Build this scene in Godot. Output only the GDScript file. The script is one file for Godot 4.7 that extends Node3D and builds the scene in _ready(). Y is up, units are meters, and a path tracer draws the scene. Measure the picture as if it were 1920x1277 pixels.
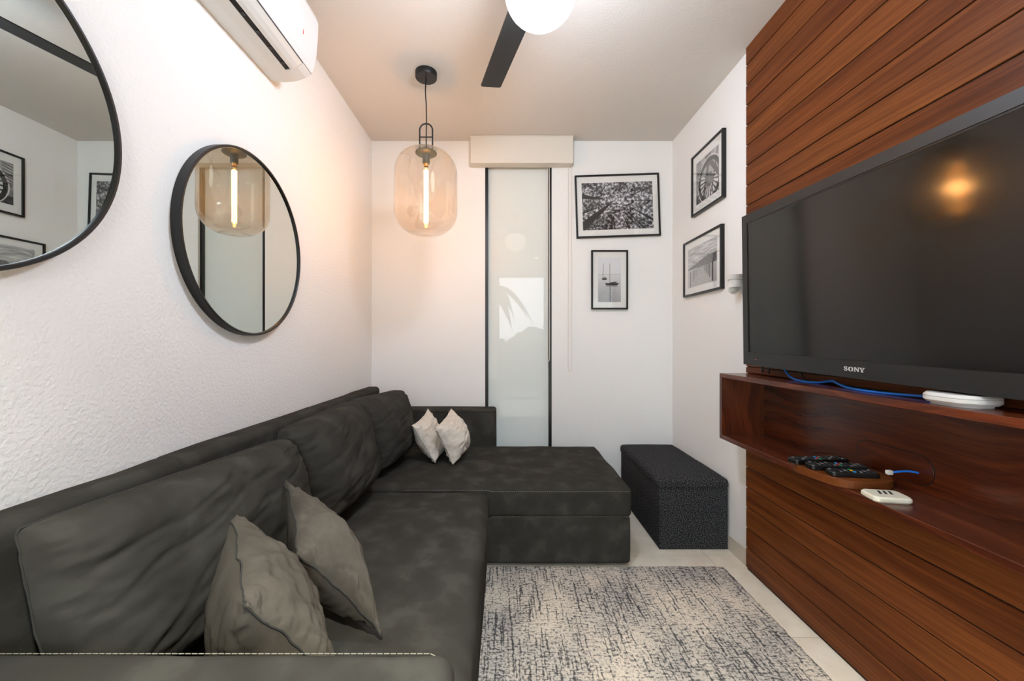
extends Node3D
# A narrow TV corner: L-shaped suede sofa on the side wall, plank-clad media wall opposite, slim window between them.
# World: camera stands at x = 0, z = 0 looking along -z; metres.

const XL := -0.98      # side wall behind the sofa
const XR := 1.222      # side wall with the small pictures
const ZF := -2.916     # far wall
const ZN := 1.75       # wall behind the camera
const HC := 2.6        # ceiling
const EYE := 1.14

var M := {}
var based := {}
var rng := RandomNumberGenerator.new()


# ------------------------------------------------------------------ nodes
func thing(called: String, label: String, category: String, at := Vector3.ZERO, group := "", local := false) -> Node3D:
	var o := Node3D.new()
	o.name = called
	add_child(o, true)
	o.position = at
	if not local:
		based[o] = at
	tag(o, label, category, group)
	return o


func tag(o: Node, label: String, category: String, group := "") -> void:
	o.set_meta("label", label)
	o.set_meta("category", category)
	if group != "":
		o.set_meta("group", group)


func ob(called: String, mesh: Mesh, m: Material, parent: Node = self) -> MeshInstance3D:
	var o := MeshInstance3D.new()
	o.name = called
	o.mesh = mesh
	o.material_override = m
	o.cast_shadow = GeometryInstance3D.SHADOW_CASTING_SETTING_ON
	parent.add_child(o, true)
	if based.has(parent):
		o.position = -based[parent]
	return o


func struct(called: String, mesh: Mesh, m: Material, label := "") -> MeshInstance3D:
	var o := ob(called, mesh, m)
	o.set_meta("kind", "structure")
	if label != "":
		o.set_meta("label", label)
	return o


# ------------------------------------------------------------------ mesh helpers
func flat() -> SurfaceTool:
	var st := SurfaceTool.new()
	st.begin(Mesh.PRIMITIVE_TRIANGLES)
	st.set_smooth_group(-1)
	return st


func done(st: SurfaceTool) -> ArrayMesh:
	st.generate_normals()
	return st.commit()


func tri(st: SurfaceTool, p: Array, uv: Array, out: Vector3) -> void:
	var n: Vector3 = (p[0] - p[2]).cross(p[0] - p[1])
	var order := [0, 1, 2] if n.dot(out) >= 0.0 else [0, 2, 1]
	for i in order:
		st.set_uv(uv[i])
		st.add_vertex(p[i])


func quad(st: SurfaceTool, a: Vector3, b: Vector3, c: Vector3, d: Vector3, out: Vector3, ua := Vector2(0, 1), ub := Vector2(1, 1), uc := Vector2(1, 0), ud := Vector2(0, 0)) -> void:
	tri(st, [a, b, c], [ua, ub, uc], out)
	tri(st, [a, c, d], [ua, uc, ud], out)


# a box; texture coordinates in metres, u along the grain axis
func bx(st: SurfaceTool, mn: Vector3, mx: Vector3, grain := 2, off := Vector2.ZERO) -> void:
	for ax in 3:
		var b := (ax + 1) % 3
		var c := (ax + 2) % 3
		var ua := b
		var va := c
		if c == grain:
			ua = c
			va = b
		for s in 2:
			var q := []
			var uvs := []
			for k in 4:
				var p := mn
				p[ax] = mx[ax] if s == 1 else mn[ax]
				p[b] = mx[b] if (k == 1 or k == 2) else mn[b]
				p[c] = mx[c] if k >= 2 else mn[c]
				q.append(p)
				uvs.append(Vector2(p[ua], p[va]) + off)
			var n := Vector3.ZERO
			n[ax] = 1.0 if s == 1 else -1.0
			quad(st, q[0], q[1], q[2], q[3], n, uvs[0], uvs[1], uvs[2], uvs[3])


func box(mn: Vector3, mx: Vector3, grain := 2, off := Vector2.ZERO) -> ArrayMesh:
	var st := flat()
	bx(st, mn, mx, grain, off)
	return done(st)


# outline in the plane of t.x, t.y, extruded along t.z
func prism(st: SurfaceTool, poly: PackedVector2Array, t: Transform3D, length: float, off := Vector2.ZERO) -> void:
	var mid := Vector2.ZERO
	for p in poly:
		mid += p / poly.size()
	var run := 0.0
	for i in poly.size():
		var a := poly[i]
		var b := poly[(i + 1) % poly.size()]
		var e := (b - a)
		var n2 := Vector2(e.y, -e.x)
		if not Geometry2D.is_polygon_clockwise(poly):
			pass
		else:
			n2 = -n2
		var out := t.basis * Vector3(n2.x, n2.y, 0)
		quad(st, t * Vector3(a.x, a.y, 0), t * Vector3(b.x, b.y, 0), t * Vector3(b.x, b.y, length), t * Vector3(a.x, a.y, length), out,
			Vector2(0, run) + off, Vector2(0, run + e.length()) + off, Vector2(length, run + e.length()) + off, Vector2(length, run) + off)
		run += e.length()
	var idx := Geometry2D.triangulate_polygon(poly)
	for k in range(0, idx.size(), 3):
		for s in 2:
			var z := length if s == 1 else 0.0
			var ps := []
			var us := []
			for j in 3:
				var q := poly[idx[k + j]]
				ps.append(t * Vector3(q.x, q.y, z))
				us.append(q + off)
			tri(st, ps, us, t.basis.z * (1.0 if s == 1 else -1.0))


# convex outline round the origin as a slab with bevelled rims
func slab(st: SurfaceTool, poly: PackedVector2Array, t: Transform3D, h: float, bevel: float) -> void:
	var loops := []
	for l in [[0.0, bevel], [bevel, 0.0], [h - bevel, 0.0], [h, bevel]]:
		var ring := []
		for p in poly:
			var q: Vector2 = p * (1.0 - l[1] / maxf(p.length(), 0.001))
			ring.append(t * Vector3(q.x, q.y, l[0]))
		loops.append(ring)
	var n := poly.size()
	for k in 3:
		for i in n:
			var j := (i + 1) % n
			var m2 := (poly[i] + poly[j]) * 0.5
			var out := t.basis * Vector3(m2.x, m2.y, [-0.03, 0.0, 0.03][k])
			quad(st, loops[k][i], loops[k][j], loops[k + 1][j], loops[k + 1][i], out)
	for s in 2:
		var ring: Array = loops[3 if s == 1 else 0]
		for i in range(1, n - 1):
			tri(st, [ring[0], ring[i], ring[i + 1]], [poly[0], poly[i], poly[i + 1]], t.basis.z * (1.0 if s == 1 else -1.0))


func rrect(w: float, h: float, r: float, n := 5) -> PackedVector2Array:
	var out := PackedVector2Array()
	for k in 4:
		var c := Vector2((w / 2 - r) * [1, -1, -1, 1][k], (h / 2 - r) * [1, 1, -1, -1][k])
		for i in n + 1:
			var a := (k + float(i) / n) * PI / 2
			out.append(c + Vector2(cos(a), sin(a)) * r)
	return out


func disc(r: float, n := 32) -> PackedVector2Array:
	var out := PackedVector2Array()
	for i in n:
		out.append(Vector2(cos(TAU * i / n), sin(TAU * i / n)) * r)
	return out


# rows of points to a smooth mesh; flip = -1 turns it inside out
func sheet(rows: Array, flip := 1.0, close_u := false, close_v := false) -> ArrayMesh:
	var nr := rows.size()
	var nc: int = rows[0].size()
	var v := PackedVector3Array()
	var nn := PackedVector3Array()
	var uv := PackedVector2Array()
	var ix := PackedInt32Array()
	for i in nr:
		for j in nc:
			var up: Vector3 = rows[(i + 1) % nr][j] if (close_v or i + 1 < nr) else rows[i][j]
			var dn: Vector3 = rows[(i - 1 + nr) % nr][j] if (close_v or i > 0) else rows[i][j]
			var rt: Vector3 = rows[i][(j + 1) % nc] if (close_u or j + 1 < nc) else rows[i][j]
			var lf: Vector3 = rows[i][(j - 1 + nc) % nc] if (close_u or j > 0) else rows[i][j]
			v.append(rows[i][j])
			nn.append(((rt - lf).cross(up - dn) * flip).normalized())
			uv.append(Vector2(float(j) / maxi(nc - 1, 1), float(i) / maxi(nr - 1, 1)))
	for i in (nr if close_v else nr - 1):
		for j in (nc if close_u else nc - 1):
			var a := i * nc + j
			var b := i * nc + (j + 1) % nc
			var c := ((i + 1) % nr) * nc + (j + 1) % nc
			var d := ((i + 1) % nr) * nc + j
			ix.append_array(PackedInt32Array([a, c, b, a, d, c]) if flip > 0 else PackedInt32Array([a, b, c, a, c, d]))
	var arr := []
	arr.resize(Mesh.ARRAY_MAX)
	arr[Mesh.ARRAY_VERTEX] = v
	arr[Mesh.ARRAY_NORMAL] = nn
	arr[Mesh.ARRAY_TEX_UV] = uv
	arr[Mesh.ARRAY_INDEX] = ix
	var m := ArrayMesh.new()
	m.add_surface_from_arrays(Mesh.PRIMITIVE_TRIANGLES, arr)
	return m


func join(list: Array) -> ArrayMesh:
	var st := SurfaceTool.new()
	st.begin(Mesh.PRIMITIVE_TRIANGLES)
	for m in list:
		st.append_from(m, 0, Transform3D())
	return st.commit()


# tube round a path
func tube(path: Array, r: float, seg := 8, closed := false) -> ArrayMesh:
	var rows := []
	var n := path.size()
	var up := Vector3.ZERO
	for i in n:
		var a: Vector3 = path[(i + 1) % n] if (closed or i + 1 < n) else path[i]
		var b: Vector3 = path[(i - 1 + n) % n] if (closed or i > 0) else path[i]
		var t := (a - b).normalized()
		if up == Vector3.ZERO:
			up = t.cross(Vector3(0.3, 0.9, 0.25)).normalized()
		up = (up - t * up.dot(t)).normalized()
		var side := t.cross(up)
		var ring := []
		for k in seg:
			var an := TAU * k / seg
			ring.append(path[i] + (up * cos(an) + side * sin(an)) * r)
		rows.append(ring)
	if not closed:
		var f := []
		var l := []
		for k in seg:
			f.append(path[0])
			l.append(path[n - 1])
		rows.push_front(f)
		rows.append(l)
	return sheet(rows, 1.0, true, closed)


# smooth curve through points
func curve(pts: Array, n := 8) -> Array:
	var out := []
	for i in pts.size() - 1:
		var p0: Vector3 = pts[maxi(i - 1, 0)]
		var p3: Vector3 = pts[mini(i + 2, pts.size() - 1)]
		for k in n:
			out.append((pts[i] as Vector3).cubic_interpolate(pts[i + 1], p0, p3, float(k) / n))
	out.append(pts[pts.size() - 1])
	return out


# profile of (radius, y) pairs turned round the y axis; corners sharper than 40 degrees stay sharp
func lathe(prof: Array, at := Vector3.ZERO, seg := 40) -> ArrayMesh:
	var st := SurfaceTool.new()
	st.begin(Mesh.PRIMITIVE_TRIANGLES)
	var n := prof.size()
	var sn := []
	for i in n - 1:
		var e: Vector2 = prof[i + 1] - prof[i]
		sn.append(Vector2(e.y, -e.x).normalized())
	for i in n - 1:
		var n0: Vector2 = sn[i]
		var n1: Vector2 = sn[i]
		if i > 0 and (sn[i - 1] as Vector2).dot(sn[i]) > 0.76:
			n0 = (sn[i - 1] + sn[i]).normalized()
		if i < n - 2 and (sn[i + 1] as Vector2).dot(sn[i]) > 0.76:
			n1 = (sn[i + 1] + sn[i]).normalized()
		for k in seg:
			var q := []
			var qn := []
			for w in [[prof[i], n0, k], [prof[i], n0, k + 1], [prof[i + 1], n1, k + 1], [prof[i + 1], n1, k]]:
				var a: float = TAU * w[2] / seg
				q.append(at + Vector3(w[0].x * cos(a), w[0].y, w[0].x * sin(a)))
				qn.append(Vector3(w[1].x * cos(a), w[1].y, w[1].x * sin(a)))
			var facing: Vector3 = (q[0] - q[2]).cross(q[0] - q[1]) + (q[0] - q[3]).cross(q[0] - q[2])
			var order := [0, 1, 2, 0, 2, 3] if facing.dot(qn[0] + qn[2]) >= 0 else [0, 2, 1, 0, 3, 2]
			for o in order:
				st.set_normal(qn[o])
				st.set_uv(Vector2(float(k) / seg, float(i) / n))
				st.add_vertex(q[o])
	return st.commit()


# soft-edged block: r is the edge radius, crown lifts the top, lump makes it uneven
func rbox(mn: Vector3, mx: Vector3, r: float, cells := 1, lump := 0.0, crown := 0.0, sd := 1) -> ArrayMesh:
	var c := (mn + mx) / 2
	var h := (mx - mn) / 2
	var noise := FastNoiseLite.new()
	noise.seed = sd
	noise.frequency = 3.0
	noise.fractal_octaves = 3
	var lists := []
	for ax in 3:
		var l := []
		var arc := []
		for i in 5:
			arc.append(h[ax] - r + r * tan(PI / 4 * i / 4.0))
		for i in range(4, -1, -1):
			l.append(-arc[i])
		for i in range(1, cells):
			l.append(lerpf(-(h[ax] - r), h[ax] - r, float(i) / cells))
		l.append_array(arc)
		lists.append(l)
	var st := SurfaceTool.new()
	st.begin(Mesh.PRIMITIVE_TRIANGLES)
	st.set_smooth_group(0)
	for ax in 3:
		var b := (ax + 1) % 3
		var d := (ax + 2) % 3
		for s in [-1.0, 1.0]:
			var g := []
			for u in lists[b]:
				var row := []
				for v in lists[d]:
					var q := Vector3.ZERO
					q[ax] = h[ax] * s
					q[b] = u
					q[d] = v
					var inner := q.clamp(-(h - Vector3.ONE * r), h - Vector3.ONE * r)
					var dir := (q - inner).normalized()
					var p := inner + dir * r
					if crown != 0.0 and dir.y > 0:
						p.y += crown * (1.0 - pow(p.x / h.x, 4)) * (1.0 - pow(p.z / h.z, 4))
					p += c
					if lump != 0.0:
						p += dir * lump * noise.get_noise_3dv(p)
					p = p.snappedf(0.00001)
					row.append(p)
				g.append(row)
			var out := Vector3.ZERO
			out[ax] = s
			for i in g.size() - 1:
				for j in g[0].size() - 1:
					quad(st, g[i][j], g[i + 1][j], g[i + 1][j + 1], g[i][j + 1], out)
	st.generate_normals()
	st.index()
	return st.commit()


# stuffed cushion on four corners (anticlockwise seen from the front); returns [mesh, rim path]
func pillow(c: Array, front: float, back: float, sd: int, pinch := 0.05, wrinkle := 0.006, n := 60, power := 2.0, soft := 0.5, folds := 0.6, rc := 0.0) -> Array:
	var noise := FastNoiseLite.new()
	noise.seed = sd
	noise.frequency = 1.0
	noise.fractal_octaves = 3
	var nrm: Vector3 = ((c[1] - c[0]) + (c[2] - c[3])).cross((c[3] - c[0]) + (c[2] - c[1])).normalized()
	var lu: float = (c[1] - c[0]).length()
	var lv: float = (c[3] - c[0]).length()
	var rim := []
	var meshes := []
	for s in [1.0, -1.0]:
		var rows := []
		for i in n + 1:
			var row := []
			for j in n + 1:
				var a := -cos(PI * j / n) * 0.35 + (2.0 * j / n - 1.0) * 0.65
				var b := -cos(PI * i / n) * 0.35 + (2.0 * i / n - 1.0) * 0.65
				var aa := a * (1.0 - pinch * (1.0 - b * b))
				var bb := b * (1.0 - pinch * (1.0 - a * a))
				var ease := 1.0 - rc * pow(a * a * b * b, 2.5)
				aa *= ease
				bb *= ease
				var u := aa * 0.5 + 0.5
				var v := bb * 0.5 + 0.5
				var p: Vector3 = (c[0] as Vector3).lerp(c[1], u).lerp((c[3] as Vector3).lerp(c[2], u), v)
				var hgt := pow(maxf(1.0 - pow(absf(a), power), 0.0), soft) * pow(maxf(1.0 - pow(absf(b), power), 0.0), soft)
				var w := 0.0
				# puckers that run in from the seams and die out towards the middle
				var ea := (1.0 - absf(a)) * lu
				var eb := (1.0 - absf(b)) * lv
				w += noise.get_noise_3d(v * lv * 38.0, ea * 6.0, sd * 3.1 + signf(a) * 5.0 + s) * exp(-ea * 13.0) * smoothstep(0.0, 0.018, ea) * 1.5
				w += noise.get_noise_3d(u * lu * 38.0, eb * 6.0, sd * 2.3 + signf(b) * 5.0 + s) * exp(-eb * 13.0) * smoothstep(0.0, 0.018, eb) * 1.5
				# broad soft folds across the face
				w += noise.get_noise_3d(u * lu * 2.2 + v * lv * 1.5 + s * 7.0, v * lv * 9.0 - u * lu * 2.5, sd * 3.7) * folds
				var fold := noise.get_noise_3d(u * lu * 1.7 + 3.0, v * lv * 6.5 - u * lu * 2.0, sd * 9.1 + s)
				w -= smoothstep(0.12, 0.0, absf(fold)) * 0.8 * folds * smoothstep(0.0, 0.5, hgt)
				p += nrm * s * ((front if s > 0 else back) * hgt + w * wrinkle)
				p += nrm * noise.get_noise_2d(a * 1.6, b * 1.6 + sd) * 0.008
				row.append(p)
			rows.append(row)
		meshes.append(sheet(rows, s))
		if s > 0:
			for j in n:
				rim.append(rows[0][j])
			for i in n:
				rim.append(rows[i][n])
			for j in n:
				rim.append(rows[n][n - j])
			for i in n:
				rim.append(rows[n - i][0])
	return [join(meshes), rim]


func dashes(path: Array, dash: float, gap: float, r: float) -> ArrayMesh:
	var list := []
	for i in path.size() - 1:
		var a: Vector3 = path[i]
		var b: Vector3 = path[i + 1]
		var l := a.distance_to(b)
		var t := 0.0
		while t < l:
			list.append(tube([a.lerp(b, t / l), a.lerp(b, minf(t + dash, l) / l)], r, 4))
			t += dash + gap
	return join(list)


# ------------------------------------------------------------------ pictures in memory
func picture(w: int, h: int, f: Callable) -> ImageTexture:
	var d := PackedByteArray()
	d.resize(w * h * 3)
	var k := 0
	for y in h:
		for x in w:
			var c: Color = f.call((x + 0.5) / w, (y + 0.5) / h)
			d[k] = int(clampf(c.r, 0, 1) * 255)
			d[k + 1] = int(clampf(c.g, 0, 1) * 255)
			d[k + 2] = int(clampf(c.b, 0, 1) * 255)
			k += 3
	return ImageTexture.create_from_image(Image.create_from_data(w, h, false, Image.FORMAT_RGB8, d))


func fast(freq: float, sd: int, oct := 4, kind := FastNoiseLite.TYPE_SIMPLEX_SMOOTH) -> FastNoiseLite:
	var n := FastNoiseLite.new()
	n.noise_type = kind
	n.frequency = freq
	n.seed = sd
	n.fractal_octaves = oct
	return n


func noise_tex(freq: float, sd: int, size := 512, ramp: Gradient = null, oct := 4, warp := 0.0) -> NoiseTexture2D:
	var t := NoiseTexture2D.new()
	t.width = size
	t.height = size
	t.seamless = true
	var n := fast(freq, sd, oct)
	if warp > 0:
		n.domain_warp_enabled = true
		n.domain_warp_amplitude = warp
		n.domain_warp_frequency = freq * 0.6
	t.noise = n
	if ramp:
		t.color_ramp = ramp
	return t


func ramp(list: Array) -> Gradient:
	var g := Gradient.new()
	var o := PackedFloat32Array()
	var c := PackedColorArray()
	for e in list:
		o.append(e[0])
		c.append(e[1])
	g.offsets = o
	g.colors = c
	return g


func near_line(p: Vector2, a: Vector2, b: Vector2) -> Vector2:   # (distance, place along)
	var t := clampf((p - a).dot(b - a) / (b - a).length_squared(), 0, 1)
	return Vector2(p.distance_to(a.lerp(b, t)), t)


func wood_tex(sd: int, light: Color, dark: Color, figure := 0.02) -> ImageTexture:
	var n := fast(1.0, sd, 3)
	var n2 := fast(1.0, sd + 5, 2)
	return picture(1024, 512, func(u: float, v: float) -> Color:
		var a := u * TAU
		var x := cos(a) * 0.32
		var y := sin(a) * 0.32
		var bend := n2.get_noise_3d(x * 1.5, y * 1.5, v * 2.0) * figure
		var fig := n.get_noise_3d(x, y, (v + bend) * 48.0)
		var fine := n.get_noise_3d(x * 6.0, y * 6.0, v * 240.0)
		var broad := n2.get_noise_3d(x * 0.9, y * 0.9, (v + bend) * 11.0)
		var t := clampf(0.52 + fig * 0.34 + fine * 0.32 + broad * 0.42, 0, 1)
		return dark.lerp(light, t))


# ------------------------------------------------------------------ materials
func mat(called: String, c: Color, rough := 0.6, metal := 0.0) -> StandardMaterial3D:
	var m := StandardMaterial3D.new()
	m.resource_name = called
	m.albedo_color = c
	m.roughness = rough
	m.metallic = metal
	M[called] = m
	return m


func bump(m: StandardMaterial3D, t: Texture2D, cm: float) -> void:
	m.heightmap_enabled = true
	m.heightmap_texture = t
	m.heightmap_scale = cm


func tri_map(m: StandardMaterial3D, s: float, in_world := false) -> void:
	m.uv1_triplanar = true
	m.uv1_world_triplanar = in_world
	m.uv1_scale = Vector3.ONE * s


func make_materials() -> void:
	var plaster := noise_tex(0.045, 4, 512, null, 3)
	var m := mat("plaster", Color(0.93, 0.925, 0.915), 0.85)
	tri_map(m, 2.9, true)
	bump(m, plaster, 0.14)
	m = mat("smooth_plaster", Color(0.93, 0.928, 0.922), 0.8)
	tri_map(m, 3.2, true)
	bump(m, plaster, 0.03)
	m = mat("ceiling_paint", Color(0.82, 0.795, 0.77), 0.9)
	tri_map(m, 3.0, true)
	bump(m, plaster, 0.045)

	m = mat("tile", Color(1, 1, 1), 0.32)
	m.albedo_texture = noise_tex(0.012, 9, 512, ramp([[0.2, Color(0.885, 0.84, 0.765)], [0.8, Color(0.925, 0.885, 0.82)]]), 5, 30.0)
	tri_map(m, 1.3, true)
	mat("grout", Color(0.47, 0.43, 0.38), 0.9)
	m = mat("skirting_tile", Color(0.80, 0.765, 0.71), 0.4)

	for k in 3:
		m = mat("plank_wood_%d" % k, Color(1, 1, 1), 0.42)
		m.albedo_texture = wood_tex(11 + k * 7, [Color(0.50, 0.285, 0.135), Color(0.475, 0.262, 0.12), Color(0.52, 0.302, 0.145)][k], [Color(0.30, 0.145, 0.06), Color(0.275, 0.128, 0.052), Color(0.32, 0.16, 0.065)][k])
		m.uv1_scale = Vector3(0.55, 1.6, 1)
		m.metallic_specular = 0.25
	m = mat("shelf_wood", Color(1, 1, 1), 0.22)
	m.albedo_texture = wood_tex(41, Color(0.43, 0.205, 0.11), Color(0.20, 0.082, 0.042), 0.07)
	m.uv1_scale = Vector3(0.6, 1.2, 1)
	mat("groove", Color(0.10, 0.055, 0.035), 0.9)

	m = mat("suede", Color(1, 1, 1), 0.92)
	m.albedo_texture = noise_tex(0.011, 21, 512, ramp([[0.25, Color(0.224, 0.217, 0.203)], [0.5, Color(0.242, 0.235, 0.220)], [0.6, Color(0.252, 0.245, 0.230)], [0.78, Color(0.282, 0.275, 0.257)]]), 6, 35.0)
	tri_map(m, 1.15)
	m.metallic_specular = 0.12
	bump(m, noise_tex(0.12, 8, 512, null, 2), 0.02)
	m = m.duplicate()
	m.resource_name = "taupe_suede"
	M["taupe_suede"] = m
	m.albedo_texture = noise_tex(0.011, 33, 512, ramp([[0.25, Color(0.325, 0.305, 0.278)], [0.5, Color(0.35, 0.328, 0.30)], [0.78, Color(0.395, 0.37, 0.338)]]), 6, 35.0)
	mat("thread", Color(0.55, 0.53, 0.47), 0.8)
	mat("dark_thread", Color(0.20, 0.195, 0.185), 0.95)

	m = mat("white_linen", Color(1, 1, 1), 0.95)
	m.albedo_texture = noise_tex(0.02, 51, 256, ramp([[0.2, Color(0.80, 0.76, 0.70)], [0.8, Color(0.885, 0.855, 0.81)]]), 4, 20.0)
	tri_map(m, 4.0)
	bump(m, noise_tex(0.2, 52, 256, null, 2), 0.03)

	var weave := picture(256, 256, func(u: float, v: float) -> Color:
		var h := 0.5 + 0.25 * sin(u * TAU * 32) * sin(v * TAU * 32) + 0.25 * signf(sin(u * TAU * 16) * sin(v * TAU * 16)) * 0.5
		return Color(h, h, h))
	m = mat("charcoal_linen", Color(1, 1, 1), 0.95)
	m.albedo_texture = noise_tex(0.125, 61, 512, ramp([[0.3, Color(0.10, 0.10, 0.105)], [0.5, Color(0.18, 0.18, 0.185)], [0.66, Color(0.36, 0.36, 0.37)]]), 2)
	tri_map(m, 2.2)
	bump(m, weave, 0.05)
	m.metallic_specular = 0.15
	m = mat("pelmet_fabric", Color(0.86, 0.84, 0.80), 0.9)
	tri_map(m, 6.0)
	bump(m, weave, 0.02)

	mat("black_metal", Color(0.055, 0.055, 0.058), 0.42)
	mat("black_frame", Color(0.05, 0.05, 0.055), 0.35)
	m = mat("blade_black", Color(0.075, 0.072, 0.07), 0.5)
	mat("mirror_glass", Color(0.79, 0.82, 0.81), 0.0, 1.0)
	M.mirror_glass.metallic_specular = 0.5
	mat("mat_board", Color(0.90, 0.90, 0.89), 0.9)
	m = mat("clear_glass", Color(1, 1, 1, 0.0), 0.0)
	m.transparency = BaseMaterial3D.TRANSPARENCY_ALPHA
	m = mat("window_glass", Color(1, 1, 1, 0.0), 0.0)
	m.transparency = BaseMaterial3D.TRANSPARENCY_ALPHA
	m.metallic_specular = 0.26
	m = mat("amber_glass", Color(0.47, 0.425, 0.29, 0.125), 0.02)
	m.transparency = BaseMaterial3D.TRANSPARENCY_ALPHA
	m = mat("frosted_film", Color(0.875, 0.885, 0.87), 0.9)
	m.backlight_enabled = true
	m.backlight = Color(0.42, 0.43, 0.42)
	m = mat("white_plastic", Color(0.85, 0.845, 0.835), 0.28)
	mat("plastic_gap", Color(0.07, 0.075, 0.08), 0.3)
	mat("cream_plastic", Color(0.84, 0.82, 0.75), 0.45)
	mat("white_cord", Color(0.86, 0.85, 0.82), 0.5)
	m = mat("bulb_glow", Color(1, 0.75, 0.4), 0.5)
	m.emission_enabled = true
	m.emission = Color(1.0, 0.72, 0.36)
	m.emission_energy_multiplier = 20.0
	m = mat("globe_glow", Color(1, 1, 1), 0.3)
	m.emission_enabled = true
	m.emission = Color(1.0, 0.96, 0.90)
	m.emission_energy_multiplier = 2.2
	m = mat("downlight_glow", Color(1, 1, 1), 0.3)
	m.emission_enabled = true
	m.emission = Color(1.0, 0.94, 0.84)
	m.emission_energy_multiplier = 12.0
	m = mat("red_led", Color(0.8, 0.1, 0.1), 0.4)
	m.emission_enabled = true
	m.emission = Color(1.0, 0.25, 0.22)
	m.emission_energy_multiplier = 0.9
	m = mat("lens_plastic", Color(0.75, 0.78, 0.74, 0.35), 0.05)
	m.transparency = BaseMaterial3D.TRANSPARENCY_ALPHA
	mat("brass", Color(0.75, 0.58, 0.32), 0.3, 1.0)

	m = mat("tv_screen", Color(0.018, 0.018, 0.019), 0.11)
	m.metallic_specular = 0.52
	mat("tv_bezel", Color(0.105, 0.105, 0.108), 0.45)
	mat("tv_trim", Color(0.01, 0.01, 0.01), 0.3)
	mat("logo_silver", Color(0.78, 0.78, 0.78), 0.4)
	mat("blue_cable", Color(0.08, 0.48, 0.92), 0.4)
	mat("black_cable", Color(0.03, 0.03, 0.03), 0.5)
	mat("remote_black", Color(0.035, 0.035, 0.037), 0.4)
	mat("button_grey", Color(0.42, 0.42, 0.43), 0.5)
	mat("button_dark", Color(0.16, 0.16, 0.17), 0.5)
	for e in [["yellow", Color(0.85, 0.68, 0.1)], ["red", Color(0.8, 0.15, 0.18)], ["green", Color(0.1, 0.55, 0.35)], ["cyan", Color(0.15, 0.55, 0.8)]]:
		mat("button_" + e[0], e[1], 0.5)
	mat("leaf", Color(0.25, 0.36, 0.18), 0.7)
	mat("bark", Color(0.40, 0.34, 0.27), 0.9)
	mat("paving", Color(0.62, 0.60, 0.56), 0.9)


# ------------------------------------------------------------------ scene
func _ready() -> void:
	rng.seed = 5
	var cam := Camera3D.new()
	cam.name = "camera"
	cam.projection = Camera3D.PROJECTION_FRUSTUM
	cam.near = 0.05
	cam.far = 200.0
	cam.size = 2.0 * 0.05 * 638.5 / 747.0
	cam.frustum_offset = Vector2(0.05 * 12.0 / 747.0, 0.0)
	cam.position = Vector3(0, EYE, 0)
	add_child(cam)
	cam.current = true

	var env := Environment.new()
	env.background_mode = Environment.BG_SKY
	var sky := Sky.new()
	var air := ProceduralSkyMaterial.new()
	air.sky_top_color = Color(0.80, 0.87, 0.95)
	air.sky_horizon_color = Color(0.93, 0.95, 0.97)
	air.ground_horizon_color = Color(0.70, 0.70, 0.68)
	air.ground_bottom_color = Color(0.55, 0.55, 0.53)
	air.sky_energy_multiplier = 2.9
	air.ground_energy_multiplier = 1.2
	sky.sky_material = air
	env.sky = sky
	env.tonemap_mode = Environment.TONE_MAPPER_LINEAR
	env.tonemap_exposure = 1.2
	env.sdfgi_enabled = true
	env.ssao_enabled = true
	env.ssil_enabled = true
	var we := WorldEnvironment.new()
	we.name = "world_environment"
	we.environment = env
	add_child(we)

	make_materials()
	build_shell()
	build_window()
	build_outdoors()
	build_cladding()
	build_sofa()
	build_cushions()
	build_rug()
	build_ottoman()
	build_tv()
	build_shelf_things()
	build_mirrors()
	build_pictures()
	build_air_conditioner()
	build_fan()
	build_pendant()
	build_downlights()
	build_sensor()


func omni(at: Vector3, c: Color, energy: float, size: float, parent: Node, called: String) -> void:
	var l := OmniLight3D.new()
	l.name = called
	l.light_color = c
	l.light_energy = energy
	l.light_size = size
	l.omni_range = 12.0
	l.omni_attenuation = 2.0
	l.shadow_enabled = true
	parent.add_child(l)
	l.position = at


const WIN := [-0.150, 0.338, 0.02, 2.45]     # opening in the far wall: x0, x1, y0, y1
const GDOOR := [-0.16, 0.78, 0.0, 2.40]      # glazed door behind the camera


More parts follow.
